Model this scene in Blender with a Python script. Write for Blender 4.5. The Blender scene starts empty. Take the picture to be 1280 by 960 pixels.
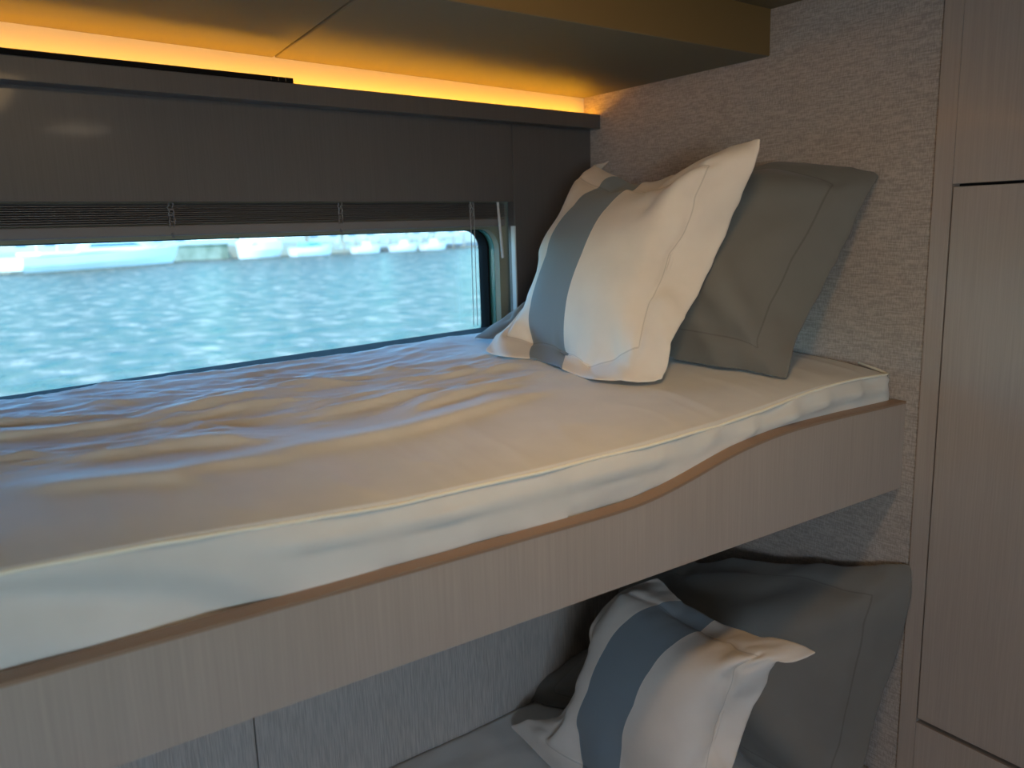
import bpy, bmesh, math, random
import numpy as np
from mathutils import Vector, Matrix, noise

random.seed(4)
scn = bpy.context.scene
COL = scn.collection

# ------------------------------------------------------------------ camera
cd = bpy.data.cameras.new('camera'); cam = bpy.data.objects.new('camera', cd); COL.objects.link(cam)
cd.sensor_width = 36.0
cd.lens = 36.0 * 1030.0 / 1280.0
cam.matrix_world = Matrix(((0.8234, 0.1308, -0.5522, 0.0),
                           (-0.5665, 0.1383, -0.8124, 0.0),
                           (-0.0299, 0.9817, 0.1880, 1.45),
                           (0, 0, 0, 1)))
_m = np.array([[0.823, 0.131, -0.553], [-0.568, 0.137, -0.812], [-0.030, 0.982, 0.187]])
_vy = np.array([-720, 174, -1030.]); _vy /= np.linalg.norm(_vy)
_vx = np.array([1532, 243.5, -1030.]); _vx -= _vy * _vx.dot(_vy); _vx /= np.linalg.norm(_vx)
_vz = np.cross(_vx, _vy)
cam.matrix_world = Matrix([list(r) + [t] for r, t in zip((_vx, _vy, _vz), (0, 0, 1.45))] + [[0, 0, 0, 1]])
cd.clip_start = 0.02; cd.clip_end = 2000
cd.dof.use_dof = True; cd.dof.focus_distance = 1.35; cd.dof.aperture_fstop = 4.5
scn.camera = cam

# ------------------------------------------------------------------ world, sun, room lights, exposure
scn.view_settings.view_transform = 'Standard'; scn.view_settings.look = 'None'
scn.view_settings.gamma = 1.0; scn.view_settings.use_curve_mapping = False
scn.view_settings.exposure = 0.0
w = bpy.data.worlds.new('world'); scn.world = w; w.use_nodes = True
nt = w.node_tree; bg = nt.nodes['Background']
sky = nt.nodes.new('ShaderNodeTexSky'); sky.sky_type = 'NISHITA'
sky.sun_elevation = math.radians(48); sky.sun_rotation = math.radians(215)
sky.sun_disc = False; sky.air_density = 1.0; sky.dust_density = 0.3; sky.ozone_density = 4.0
hz = nt.nodes.new('ShaderNodeMix'); hz.data_type = 'RGBA'; hz.blend_type = 'MULTIPLY'; hz.inputs[0].default_value = 1.0
nt.links.new(sky.outputs[0], hz.inputs[6]); hz.inputs[7].default_value = (.56, 1.0, 1.2, 1); nt.links.new(hz.outputs[2], bg.inputs[0]); bg.inputs[1].default_value = 1.3
sd = bpy.data.lights.new('sun', 'SUN'); sd.energy = 4.3; sd.angle = math.radians(0.6); sd.color = (1, .96, .9)
sun = bpy.data.objects.new('sun', sd); COL.objects.link(sun)
sun.rotation_euler = Vector((-0.50, -0.62, 0.85)).to_track_quat('Z', 'Y').to_euler()

def area(name, loc, tgt, sx, sy, power, color):
    l = bpy.data.lights.new(name, 'AREA'); l.shape = 'RECTANGLE'; l.size = sx; l.size_y = sy
    l.energy = power; l.color = color
    o = bpy.data.objects.new(name, l); COL.objects.link(o); o.location = loc
    o.rotation_euler = (Vector(tgt) - Vector(loc)).to_track_quat('-Z', 'Y').to_euler()
    return o
# daylight entering by the cabin window opposite the bunks, and the two ceiling lamps of the aisle
area('opposite_window_light', (-0.85, -1.50, 1.30), (0.5, 1.0, 0.95), 0.62, 0.42, 17.5, (0.84, 0.92, 1.0))
la_ = area('ceiling_lamp_light', (0.50, 0.42, 1.815), (0.72, 1.00, 1.2), 0.14, 0.14, 2.0, (1.0, 0.66, 0.32)); la_.data.spread = math.radians(120)
area('ceiling_lamp_light', (1.05, -0.25, 1.81), (1.05, -0.20, 0.0), 0.16, 0.16, 1.0, (1.0, 0.78, 0.55))

# ------------------------------------------------------------------ helpers
def tag(o, label=None, cat=None, group=None, kind=None):
    if label: o['label'] = label
    if cat: o['category'] = cat
    if group: o['group'] = group
    if kind: o['kind'] = kind
    return o

def empty(name, loc, label, cat, group=None):
    o = bpy.data.objects.new(name, None); COL.objects.link(o); o.location = loc
    o.empty_display_size = .05
    return tag(o, label, cat, group)

class MB:
    """collects shapes into one mesh"""
    def __init__(s): s.v = []; s.f = []; s.m = []; s.uv = None
    def add(s, vs, fs, mi=0):
        b = len(s.v); s.v += [tuple(v) for v in vs]
        s.f += [tuple(i + b for i in f) for f in fs]; s.m += [mi] * len(fs); return s
    def box(s, lo, hi, mi=0, T=None):
        (a, b, c), (d, e, f) = lo, hi
        vs = [(a, b, c), (d, b, c), (d, e, c), (a, e, c), (a, b, f), (d, b, f), (d, e, f), (a, e, f)]
        if T: vs = [T(*v) for v in vs]
        return s.add(vs, [(0, 3, 2, 1), (4, 5, 6, 7), (0, 1, 5, 4), (1, 2, 6, 5), (2, 3, 7, 6), (3, 0, 4, 7)], mi)
    def tube(s, pts, r, n=8, mi=0, cap=True):
        pts = [Vector(p) for p in pts]; rs = r if isinstance(r, (list, tuple)) else [r] * len(pts)
        vs = []; fs = []
        for i, p in enumerate(pts):
            t = (pts[min(i + 1, len(pts) - 1)] - pts[max(i - 1, 0)]).normalized()
            up = Vector((0, 0, 1)) if abs(t.z) < .9 else Vector((1, 0, 0))
            a = t.cross(up).normalized(); b = t.cross(a).normalized()
            for k in range(n):
                th = 2 * math.pi * k / n
                vs.append(p + a * math.cos(th) * rs[i] + b * math.sin(th) * rs[i])
        for i in range(len(pts) - 1):
            for k in range(n):
                k2 = (k + 1) % n
                fs.append((i * n + k, i * n + k2, (i + 1) * n + k2, (i + 1) * n + k))
        if cap:
            fs.append(tuple(range(n))); fs.append(tuple(reversed(range((len(pts) - 1) * n, len(pts) * n))))
        return s.add(vs, fs, mi)
    def prism(s, outline, f0, f1, mi=0):
        """outline: 2-D points; f0/f1 map (a,b) to the two faces"""
        n = len(outline)
        vs = [f0(*p) for p in outline] + [f1(*p) for p in outline]
        fs = [tuple(range(n)), tuple(reversed(range(n, 2 * n)))]
        fs += [(i, i + n, (i + 1) % n + n, (i + 1) % n) for i in range(n)]
        return s.add(vs, fs, mi)
    def ring(s, inner, outer, f0, f1, mi=0):
        n = len(inner)
        vs = [f0(*p) for p in inner] + [f0(*p) for p in outer] + [f1(*p) for p in inner] + [f1(*p) for p in outer]
        fs = []
        for i in range(n):
            j = (i + 1) % n
            fs += [(i, j, n + j, n + i), (2 * n + i, 3 * n + i, 3 * n + j, 2 * n + j),
                   (i, 2 * n + i, 2 * n + j, j), (n + i, n + j, 3 * n + j, 3 * n + i)]
        return s.add(vs, fs, mi)
    def build(s, name, mats, parent=None, smooth=False, bevel=0, seg=2, sub=0):
        me = bpy.data.meshes.new(name); me.from_pydata(s.v, [], s.f); me.update()
        o = bpy.data.objects.new(name, me); COL.objects.link(o)
        for m in (mats if isinstance(mats, (list, tuple)) else [mats]): me.materials.append(m)
        for p, mi in zip(me.polygons, s.m): p.material_index = mi
        bm = bmesh.new(); bm.from_mesh(me); bmesh.ops.recalc_face_normals(bm, faces=bm.faces); bm.to_mesh(me); bm.free()
        if smooth:
            for p in me.polygons: p.use_smooth = True
        if bevel:
            b = o.modifiers.new('bevel', 'BEVEL'); b.width = bevel; b.segments = seg; b.limit_method = 'ANGLE'; b.angle_limit = math.radians(40)
        if sub:
            b = o.modifiers.new('sub', 'SUBSURF'); b.levels = sub; b.render_levels = sub
        if parent:
            o.parent = parent; o.matrix_parent_inverse = Matrix.Translation(parent.location).inverted()
        return o

def srgb(r, g, b):
    f = lambda c: (c / 255 / 12.92) if c / 255 < .04045 else ((c / 255 + .055) / 1.055) ** 2.4
    return (f(r), f(g), f(b), 1)

def mat(name, col, rough=.5, spec=.5, metal=0, **k):
    m = bpy.data.materials.new(name); m.use_nodes = True; b = m.node_tree.nodes['Principled BSDF']
    b.inputs['Base Color'].default_value = col; b.inputs['Roughness'].default_value = rough
    b.inputs['Specular IOR Level'].default_value = spec; b.inputs['Metallic'].default_value = metal
    for n, v in k.items(): b.inputs[n.replace('_', ' ')].default_value = v
    return m
def N(m, t, **k):
    n = m.node_tree.nodes.new(t)
    for a, v in k.items(): setattr(n, a, v)
    return n
def L(m, a, b): m.node_tree.links.new(a, b)
def bsdf(m): return m.node_tree.nodes['Principled BSDF']
def coords(m, scale, rot=(0, 0, 0), src='Object'):
    tc = N(m, 'ShaderNodeTexCoord'); mp = N(m, 'ShaderNodeMapping')
    mp.inputs['Scale'].default_value = scale; mp.inputs['Rotation'].default_value = rot
    L(m, tc.outputs[src], mp.inputs[0]); return mp.outputs[0]
def ramp(m, fac, stops):
    r = N(m, 'ShaderNodeValToRGB'); e = r.color_ramp.elements
    while len(e) > 1: e.remove(e[0])
    e[0].position = stops[0][0]; e[0].color = stops[0][1]
    for p, c in stops[1:]:
        x = e.new(p); x.color = c
    L(m, fac, r.inputs[0]); return r.outputs[0]
def bump(m, h, strength, dist=.001):
    b = N(m, 'ShaderNodeBump'); b.inputs['Strength'].default_value = strength; b.inputs['Distance'].default_value = dist
    L(m, h, b.inputs['Height']); L(m, b.outputs[0], bsdf(m).inputs['Normal'])
def noise_tex(m, vec, scale, detail=3, rough=.5):
    n = N(m, 'ShaderNodeTexNoise'); n.inputs['Scale'].default_value = scale
    n.inputs['Detail'].default_value = detail; n.inputs['Roughness'].default_value = rough
    L(m, vec, n.inputs['Vector']); return n.outputs['Fac']

# ------------------------------------------------------------------ materials
def wood(name, c, rough=.28, var=.12, coat=.3):
    m = mat(name, c, rough, .5)
    v = coords(m, (420, 420, 7)); n1 = noise_tex(m, v, 1.0, 3, .6)
    v2 = coords(m, (38, 38, 1.2)); n2 = noise_tex(m, v2, 1.0, 2, .5)
    mx = N(m, 'ShaderNodeMath', operation='MULTIPLY_ADD'); mx.inputs[1].default_value = .78
    L(m, n1, mx.inputs[0])
    mh = N(m, 'ShaderNodeMath', operation='MULTIPLY'); mh.inputs[1].default_value = .22; L(m, n2, mh.inputs[0]); L(m, mh.outputs[0], mx.inputs[2])
    lo = tuple(x * (1 - var * 1.6) for x in c[:3]) + (1,); hi = tuple(min(1, x * (1 + var * 1.6)) for x in c[:3]) + (1,)
    L(m, ramp(m, mx.outputs[0], [(.32, lo), (.5, c), (.68, hi)]), bsdf(m).inputs['Base Color'])
    bump(m, n1, .06, .0006)
    bsdf(m).inputs['Coat Weight'].default_value = coat; bsdf(m).inputs['Coat Roughness'].default_value = .07
    return m
def weave(name, c, sx, sy, amp=.5, var=.3, axis='Y', rough=.85, l1=60, l2=60):
    """coarse woven wallcovering: threads along 'axis' (slubbed) crossed by fine upright threads"""
    m = mat(name, c, rough, .25)
    v1 = coords(m, (l1, l1, sx)); n1 = noise_tex(m, v1, 1.0, 1, .5)
    v2 = coords(m, (sy, sy, l2)); n2 = noise_tex(m, v2, 1.0, 1, .5)
    a = N(m, 'ShaderNodeMath', operation='ADD'); L(m, n1, a.inputs[0]); L(m, n2, a.inputs[1])
    hf = N(m, 'ShaderNodeMath', operation='MULTIPLY'); hf.inputs[1].default_value = .5; L(m, a.outputs[0], hf.inputs[0])
    lo = tuple(x * (1 - var) for x in c[:3]) + (1,); hi = tuple(min(1, x * (1 + var)) for x in c[:3]) + (1,)
    L(m, ramp(m, hf.outputs[0], [(.38, lo), (.62, hi)]), bsdf(m).inputs['Base Color'])
    bump(m, hf.outputs[0], amp, .002)
    return m
def cloth(name, c, rough=.75, sheen=.15, weavescale=1400):
    m = mat(name, c, rough, .25)
    v = coords(m, (weavescale,) * 3); n = noise_tex(m, v, 1.0, 1, .5)
    v2 = coords(m, (14, 14, 14)); n2 = noise_tex(m, v2, 1.0, 3, .5)
    lo = tuple(x * .95 for x in c[:3]) + (1,); hi = tuple(min(1, x * 1.04) for x in c[:3]) + (1,)
    L(m, ramp(m, n2, [(.3, lo), (.7, hi)]), bsdf(m).inputs['Base Color'])
    bump(m, n, .10, .0005)
    bsdf(m).inputs['Sheen Weight'].default_value = sheen
    return m

M = {}
M['wood'] = wood('greige_veneer', srgb(174, 158, 147), .30, .045, .35)
M['wood_dark'] = wood('greige_veneer_panel', srgb(89, 86, 85), .38, .06, .12)
M['edge'] = mat('edge_banding', srgb(150, 122, 100), .45)
M['headwall'] = weave('woven_wallcovering', srgb(176, 162, 152), 500, 480, .7, .21, l1=55, l2=110)
M['lowwall'] = weave('ribbed_wall_fabric', srgb(184, 176, 168), 30, 430, .6, .13, l1=300, l2=16)
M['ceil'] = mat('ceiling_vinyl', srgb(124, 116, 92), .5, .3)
M['coveback'] = mat('cove_back_paint', srgb(225, 220, 210), .7)
M['dark'] = mat('shadow_gap', (.006, .005, .005, 1), .9)
M['black'] = mat('black_rubber', (.006, .006, .006, 1), .8, .1)
M['sheet'] = cloth('cream_sheet', srgb(216, 212, 207), .8)
M['piping'] = mat('cream_piping', srgb(245, 238, 220), .7)
M['cream'] = cloth('cream_pillow_cotton', srgb(226, 214, 203), .8)
M['grey'] = cloth('slate_cotton', srgb(118, 115, 110), .8, .1)
M['blind'] = mat('blind_slat_paint', srgb(112, 108, 108), .45)
M['frame'] = mat('window_frame_moulding', srgb(140, 135, 112), .5)
M['teal'] = mat('teal_reveal', srgb(60, 120, 115), .15, .6)
M['floor'] = wood('cabin_floor', srgb(96, 74, 56), .35, .15, .1)
M['paint'] = mat('cabin_wall_paint', srgb(170, 160, 148), .6)
M['cord'] = mat('blind_cord', srgb(150, 150, 150), .7)
M['wand'] = mat('frosted_acrylic', srgb(190, 190, 190), .35)
M['metal'] = mat('steel', (.6, .6, .6, 1), .3, .5, 1)

# stripe pillow cotton: the woven band and the flange stitching sit in the cloth (UV), fl = flange fraction
def pillow_mat(name, base, band=None, fl=.11):
    m = cloth(name, base, .8)
    b = bsdf(m); src = b.inputs['Base Color'].links[0].from_socket
    uv = N(m, 'ShaderNodeUVMap'); sep = N(m, 'ShaderNodeSeparateXYZ'); L(m, uv.outputs[0], sep.inputs[0])
    col = src
    if band:
        c, hw = (band[0] + band[1]) / 2, (band[1] - band[0]) / 2
        d = N(m, 'ShaderNodeMath', operation='COMPARE'); d.inputs[1].default_value = c; d.inputs[2].default_value = hw
        L(m, sep.outputs[0], d.inputs[0])
        mx = N(m, 'ShaderNodeMix', data_type='RGBA'); L(m, d.outputs[0], mx.inputs[0]); L(m, col, mx.inputs[6])
        mx.inputs[7].default_value = srgb(124, 134, 142); col = mx.outputs[2]
    def mth(op, a, b_=None, c=None):
        n = N(m, 'ShaderNodeMath', operation=op)
        for k, v_ in enumerate((a, b_, c)):
            if v_ is None: continue
            if isinstance(v_, (int, float)): n.inputs[k].default_value = v_
            else: L(m, v_, n.inputs[k])
        return n.outputs[0]
    au = mth('ABSOLUTE', mth('SUBTRACT', sep.outputs[0], .5)); av = mth('ABSOLUTE', mth('SUBTRACT', sep.outputs[1], .5))
    lu = mth('MULTIPLY', mth('COMPARE', au, .5 - fl[0], .0022), mth('LESS_THAN', av, .5 - fl[1]))
    lv = mth('MULTIPLY', mth('COMPARE', av, .5 - fl[1], .0028), mth('LESS_THAN', au, .5 - fl[0]))
    st = mth('MAXIMUM', lu, lv)                         # the row of stitches along the flange
    mx = N(m, 'ShaderNodeMix', data_type='RGBA'); mx.blend_type = 'MULTIPLY'; L(m, st, mx.inputs[0]); L(m, col, mx.inputs[6])
    mx.inputs[7].default_value = (.78, .77, .76, 1); col = mx.outputs[2]
    L(m, col, b.inputs['Base Color'])
    return m
M['stripe'] = pillow_mat('cream_cotton_with_slate_band', srgb(226, 214, 203), (.27, .49), (7 / 60, 7 / 60))
M['grey'] = pillow_mat('slate_cotton_flanged', srgb(118, 115, 110), None, (5 / 62, 5 / 43))

# ------------------------------------------------------------------ room frame
XH = 1.30                                   # head wall plane
CW = Vector((1.30, 1.549, 0)); DW = Vector((.984, .178, 0)).normalized(); NW = Vector((-DW.y, DW.x, 0))
def W(s, off, z):                           # s: along the window wall, leftwards from the head wall; off: outwards
    return CW - DW * s + NW * off + Vector((0, 0, z))
def WT(s, off, z): return W(s, off, z)
YB = .74                                    # face of the bunk board

# ---- structure -----------------------------------------------------------------
tag(MB().box((-2.2, -1.6, -.05), (2.6, 1.9, 0)).build('floor', M['floor']), kind='structure')
tag(MB().box((XH, .715, 0), (XH + .04, 1.75, 1.86)).build('wall_right', M['headwall']), kind='structure')
# soffit over the bunks: sloping front edge, a joint between its two panels
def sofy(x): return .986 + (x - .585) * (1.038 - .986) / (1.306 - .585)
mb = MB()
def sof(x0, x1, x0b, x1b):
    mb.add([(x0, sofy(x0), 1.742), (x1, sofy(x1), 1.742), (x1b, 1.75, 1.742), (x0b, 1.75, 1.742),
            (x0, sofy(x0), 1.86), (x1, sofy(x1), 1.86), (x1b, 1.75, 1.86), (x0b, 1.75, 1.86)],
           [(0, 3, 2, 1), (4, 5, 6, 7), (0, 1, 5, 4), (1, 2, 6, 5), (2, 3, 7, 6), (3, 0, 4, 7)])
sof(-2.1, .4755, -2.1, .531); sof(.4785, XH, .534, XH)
mb.m = [1 if k % 6 == 2 else 0 for k in range(12)]          # the front edge is coloured browner than the underside
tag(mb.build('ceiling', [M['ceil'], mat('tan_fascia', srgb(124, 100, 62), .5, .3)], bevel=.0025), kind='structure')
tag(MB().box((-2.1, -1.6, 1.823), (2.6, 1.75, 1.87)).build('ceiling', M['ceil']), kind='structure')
# window wall
SL = 3.1
mb = MB()
VT = lambda a, b, z: W(a, b, z - .009 * a / 1.2 if z > 1.6 else z)
mb.box((.262, 0, 1.504), (SL, .02, 1.670), T=VT)                     # valance panel
mb.box((0, .00, 1.16), (.2595, .0215, 1.670), T=VT)                    # side panel next to the head wall
tag(mb.build('wall_back', M['wood_dark'], bevel=.0008), kind='structure')
tag(MB().box((-.02, .022, 1.60), (SL, .05, 1.86), T=WT).build('wall_back_top', M['coveback']), kind='structure')
tag(MB().box((.2600, .004, .98), (SL, .094, 1.2265), T=WT).build('wall_back_sill', mat('dark_sill', srgb(44, 40, 42), .85, .1), bevel=.003), kind='structure')
# hull skin outside with the window hole is the frame itself; above and below it
def rrect(s0, s1, z0, z1, r, n=10):
    pts = []
    for cx, cz, a0 in ((s0 + r, z0 + r, 180), (s1 - r, z0 + r, 270), (s1 - r, z1 - r, 0), (s0 + r, z1 - r, 90)):
        for k in range(n + 1):
            a = math.radians(a0 + 90 * k / n); pts.append((cx + r * math.cos(a), cz + r * math.sin(a)))
    return pts
def rect_like(inner, s0, s1, z0, z1):
    out = []
    cx, cz = (s0 + s1) / 2, (z0 + z1) / 2
    n = len(inner) // 4
    cor = ((s0, z0), (s1, z0), (s1, z1), (s0, z1))
    for q in range(4):
        for k in range(n): out.append(cor[q])
    return out
ZW0, ZW1 = 1.19, 1.447
hole = rrect(.262, 2.9, ZW0, ZW1, .045)
fr = MB()
outer = rect_like(hole, .20, 3.1, .9, 1.86)
fr.ring(hole, outer, lambda a, b: W(a, .05, b), lambda a, b: W(a, .066, b))
wf = fr.build('window_1', M['frame'])
tag(wf, kind='structure')
h2_ = rrect(.2605, 2.9015, ZW0 - .0015, ZW1 + .0015, .0465)
MB().ring(rrect(.2625, 2.8995, ZW0 + .0005, ZW1 - .0005, .0445), rrect(.245, 2.915, ZW0 - .015, ZW1 + .015, .055),
          lambda a, b: W(a, .0665, b), lambda a, b: W(a, .082, b)).build('reveal_ring', M['teal'], wf)  # teal ring lining the frame opening, in front of the gasket
MB().ring(rrect(.268, 2.894, ZW0 + .004, ZW1 - .002, .042), rrect(.235, 2.92, ZW0 - .02, ZW1 + .02, .06),
          lambda a, b: W(a, .0825, b), lambda a, b: W(a, .112, b)).build('gasket', M['black'], wf)
gl = bpy.data.materials.new('window_glass'); gl.use_nodes = True
g = gl.node_tree.nodes; g.remove(g['Principled BSDF'])
t_ = g.new('ShaderNodeBsdfTransparent'); t_.inputs[0].default_value = (.93, .97, .97, 1)
gg = g.new('ShaderNodeBsdfGlossy'); gg.inputs['Roughness'].default_value = .02
fz = g.new('ShaderNodeFresnel'); fz.inputs[0].default_value = 1.35
mx = g.new('ShaderNodeMixShader')
gl.node_tree.links.new(fz.outputs[0], mx.inputs[0]); gl.node_tree.links.new(t_.outputs[0], mx.inputs[1]); gl.node_tree.links.new(gg.outputs[0], mx.inputs[2])
gl.node_tree.links.new(mx.outputs[0], g['Material Output'].inputs[0])
MB().prism(rrect(.2675, 2.8945, ZW0 + .003, ZW1 - .001, .042), lambda a, b: W(a, .096, b), lambda a, b: W(a, .101, b)).build('window_pane', gl, wf)
tag(MB().box((.2590, -.0012, 1.16), (.2625, .010, 1.452), T=WT).build('lit_panel_edge', mat('painted_lit_edge', srgb(200, 205, 205), .3)), kind='structure')  # side panel's edge lit from the window, brightness put into a pale colour
# cornice above the valance, tilted very slightly
mb = MB()
def cor(s, off, z): return W(s, off, z - .009 * s / 1.2)
mb.prism([(-.035, 1.667), (.0215, 1.667), (.0215, 1.688), (-.029, 1.688), (-.029, 1.699), (-.035, 1.699)], lambda a, b: cor(0, a, b), lambda a, b: cor(SL, a, b))
tag(mb.build('trim_1', M['wood_dark'], bevel=.0015), kind='structure')
tag(MB().box((0, -.004, 1.655), (SL, .001, 1.6675), T=cor).build('trim_3', M['dark']), kind='structure') if False else None
# lower bunk's fabric hull wall with one joint
mb = MB()
def yl(x): return 1.300 + .035 * (x - .6)
def lowp(x0, x1):
    mb.add([(x0, yl(x0), 0), (x1, yl(x1), 0), (x1, yl(x1) + .05, 0), (x0, yl(x0) + .05, 0),
            (x0, yl(x0), .985), (x1, yl(x1), .985), (x1, yl(x1) + .05, .985), (x0, yl(x0) + .05, .985)],
           [(0, 3, 2, 1), (4, 5, 6, 7), (0, 1, 5, 4), (1, 2, 6, 5), (2, 3, 7, 6), (3, 0, 4, 7)])
lowp(-2.1, .334); lowp(.336, XH)
tag(mb.build('wall_back_lower', M['lowwall'], bevel=.002), kind='structure')
# rest of the cabin behind the camera
tag(MB().box((-2.2, -1.6, 0), (-2.1, 1.9, 1.86)).build('wall_left', M['paint']), kind='structure')
mb = MB(); mb.box((-2.2, -1.65, 0), (-1.20, -1.55, 1.86)); mb.box((-.50, -1.65, 0), (2.6, -1.55, 1.86))
mb.box((-1.20, -1.65, 0), (-.50, -1.55, 1.06)); mb.box((-1.20, -1.65, 1.54), (-.50, -1.55, 1.86))
tag(mb.build('wall_front', M['wood_dark']), kind='structure')
mb = MB(); mb.box((2.5, -1.55, 0), (2.6, 1.75, 1.823))
tag(mb.build('wall_aisle_end', M['wood_dark']), kind='structure')
w2 = MB().ring(rrect(-1.17, -.53, 1.09, 1.51, .05), rect_like(rrect(-1.17, -.53, 1.09, 1.51, .05), -1.22, -.48, 1.04, 1.56), lambda a, b: (a, -1.54, b), lambda a, b: (a, -1.64, b)).build('window_2', M['frame'])
tag(w2, kind='structure')
MB().prism(rrect(-1.17, -.53, 1.09, 1.51, .05), lambda a, b: (a, -1.60, b), lambda a, b: (a, -1.605, b)).build('window_pane', gl, w2)

# ------------------------------------------------------------------ wardrobe beside the bunks
cab = empty('wardrobe', (1.6, .2, 0), 'tall greige veneer wardrobe with a flush door, right of the bunks', 'cabinet')
DY0, DY1, DZ0, DZ1 = .14, .6835, .591, 1.490
mb = MB(); f0 = 1.296
mb.box((f0, DY1 + .0022, 0), (f0 + .022, .715, 1.823))
mb.box((f0, -.45, 0), (f0 + .022, DY0 - .0015, 1.823))
mb.box((f0, DY0 - .0015, DZ1 + .0045), (f0 + .022, DY1 + .0015, 1.823))
mb.box((f0, DY0 - .0015, 0), (f0 + .022, DY1 + .0015, DZ0 - .009))
mb.build('face_frame', M['wood'], cab)
mb = MB(); mb.box((f0 + .0225, -.45, 0), (f0 + .5, .7145, 1.82)); mb.build('carcass', M['dark'], cab)
MB().box((f0 - .0005, DY0, DZ0), (f0 + .0195, DY1, DZ1)).build('door', M['wood'], cab, bevel=.0012)

# ------------------------------------------------------------------ LED tape and the slot grille on the cornice
em = bpy.data.materials.new('amber_led'); em.use_nodes = True
e = em.node_tree.nodes; e.remove(e['Principled BSDF']); ee = e.new('ShaderNodeEmission')
ee.inputs[0].default_value = (1.0, .42, .015, 1); ee.inputs[1].default_value = 16.5
em.node_tree.links.new(ee.outputs[0], e['Material Output'].inputs[0])
led = MB().box((.004, -.008, 1.6884), (SL - .1, .008, 1.6904), T=cor).build('led_strip', em)
tag(led, 'amber glowing led strip lying in the cove on top of the cornice', 'led light')
vent = empty('air_vent', W(1.6, -.03, 1.69), 'long thin black slot vent with rounded end on the cornice edge', 'vent')
def vp(s, off, z): return cor(s, off, z)
o_ = rrect(.80, 2.6, -.0365, -.0300, .003, 4)
MB().prism(o_, lambda a, b: cor(a, b, 1.6992), lambda a, b: cor(a, b, 1.7068)).build('grille', M['black'], vent, bevel=.0008)
for k in range(3):
    s = .815 + .013 * k
    MB().box((s, -.0372, 1.7005), (s + .0012, -.0365, 1.7055), T=cor).build('louvre', mat('louvre_metal', srgb(90, 70, 50), .4) if k == 0 else bpy.data.materials['louvre_metal'], vent)

# ------------------------------------------------------------------ venetian blind, drawn up
bl = empty('venetian_blind', W(1.2, .03, 1.5), 'grey venetian blind drawn up above the cabin window', 'blind')
MB().box((.268, .044, 1.488), (2.7, .0495, 1.5035), T=WT).build('headrail', M['blind'], bl, bevel=.001)
for k in range(9):
    z = 1.4985 - k * .0033
    sl = MB()
    prof = [(-.0135, -.0006), (-.007, .0008), (0, .0013), (.007, .0008), (.0135, -.0006)]
    for a, b in zip(prof[:-1], prof[1:]):
        sl.add([W(.270, .029 + a[0], z + a[1]), W(2.7, .029 + a[0], z + a[1]), W(2.7, .029 + b[0], z + b[1]), W(.270, .029 + b[0], z + b[1]),
                W(.270, .029 + a[0], z + a[1] + .0009), W(2.7, .029 + a[0], z + a[1] + .0009), W(2.7, .029 + b[0], z + b[1] + .0009), W(.270, .029 + b[0], z + b[1] + .0009)],
               [(0, 3, 2, 1), (4, 5, 6, 7), (0, 1, 5, 4), (2, 3, 7, 6), (0, 4, 7, 3), (1, 2, 6, 5)])
    sl.build('slat', M['blind'], bl)
MB().box((.272, .016, 1.4525), (2.7, .042, 1.4695), T=WT).build('bottom_rail', M['blind'], bl, bevel=.003, seg=3)
for s in (.375, .695, 1.005, 1.33, 1.65, 2.0):
    mb = MB()
    for q in (-.0035, .0035):
        pts = [W(s + q + .0012 * math.sin(k * 2.2 + q * 900), .0135 - .001 * math.cos(k * 1.7), 1.503 - k * .0035) for k in range(12)]
        mb.tube(pts, .0011, 6)
    for k in range(3):
        z = 1.495 - k * .009
        mb.tube([W(s - .005, .0125, z), W(s - .002, .0115, z - .002), W(s + .002, .0115, z - .002), W(s + .005, .0125, z)], .0011, 6)
    mb.tube([W(s, .0145, 1.456), W(s, .0125, 1.4535), W(s, .0145, 1.451)], .0028, 8)
    mb.build('ladder_cord', M['blind'], bl)
for q in (0, 1):
    pts = [W(.368 + .009 * q + (.004 if q else .002) * (k / 8), .012, 1.503 - (1.503 - 1.245) * k / 8) for k in range(9)]
    MB().tube(pts, .0008, 6).build('lift_cord', M['cord'], bl)
wd = MB(); wd.tube([W(.306, .004, 1.503), W(.2955, .004, 1.385)], .0030, 10); wd.build('tilt_wand', M['wand'], bl)

# ------------------------------------------------------------------ upper bunk frame
bk = empty('bunk_bed', (.3, .76, 1.0), 'upper bunk frame of greige veneer with a curved raised end by the head wall', 'bunk bed')
TOPX = [-2.1, -.6, 0, .124, .336, .584, .66, .696, .735, .768, .80, .845, .89, .949, 1.0, 1.06, 1.137, 1.2, XH]
TOPZ = [1.100, 1.100, 1.101, 1.0985, 1.0965, 1.0955, 1.0960, 1.0975, 1.102, 1.108, 1.1145, 1.125, 1.134, 1.141, 1.1445, 1.1455, 1.1455, 1.1445, 1.1435]
xs = np.concatenate([np.linspace(-2.1, .6, 28), np.linspace(.61, XH - .001, 80)])
from_z = np.interp(xs, TOPX, TOPZ)
ker = np.ones(5) / 5; fz_ = from_z.copy(); fz_[2:-2] = np.convolve(from_z, ker, 'valid'); from_z = fz_
mb = MB()
nx = len(xs); ys = [YB, YB + .021]
vs = []
for x, z in zip(xs, from_z): vs += [(x, ys[0], .994), (x, ys[0], z), (x, ys[1], z), (x, ys[1], .994)]
fs = []
for i in range(nx - 1):
    for k in range(4): fs.append((4 * i + k, 4 * i + (k + 1) % 4, 4 * i + 4 + (k + 1) % 4, 4 * i + 4 + k))
fs += [(0, 1, 2, 3), tuple(reversed([4 * (nx - 1) + k for k in range(4)]))]
mb.add(vs, fs); mb.build('side_board', M['wood'], bk)
mb = MB(); vs = []
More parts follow.
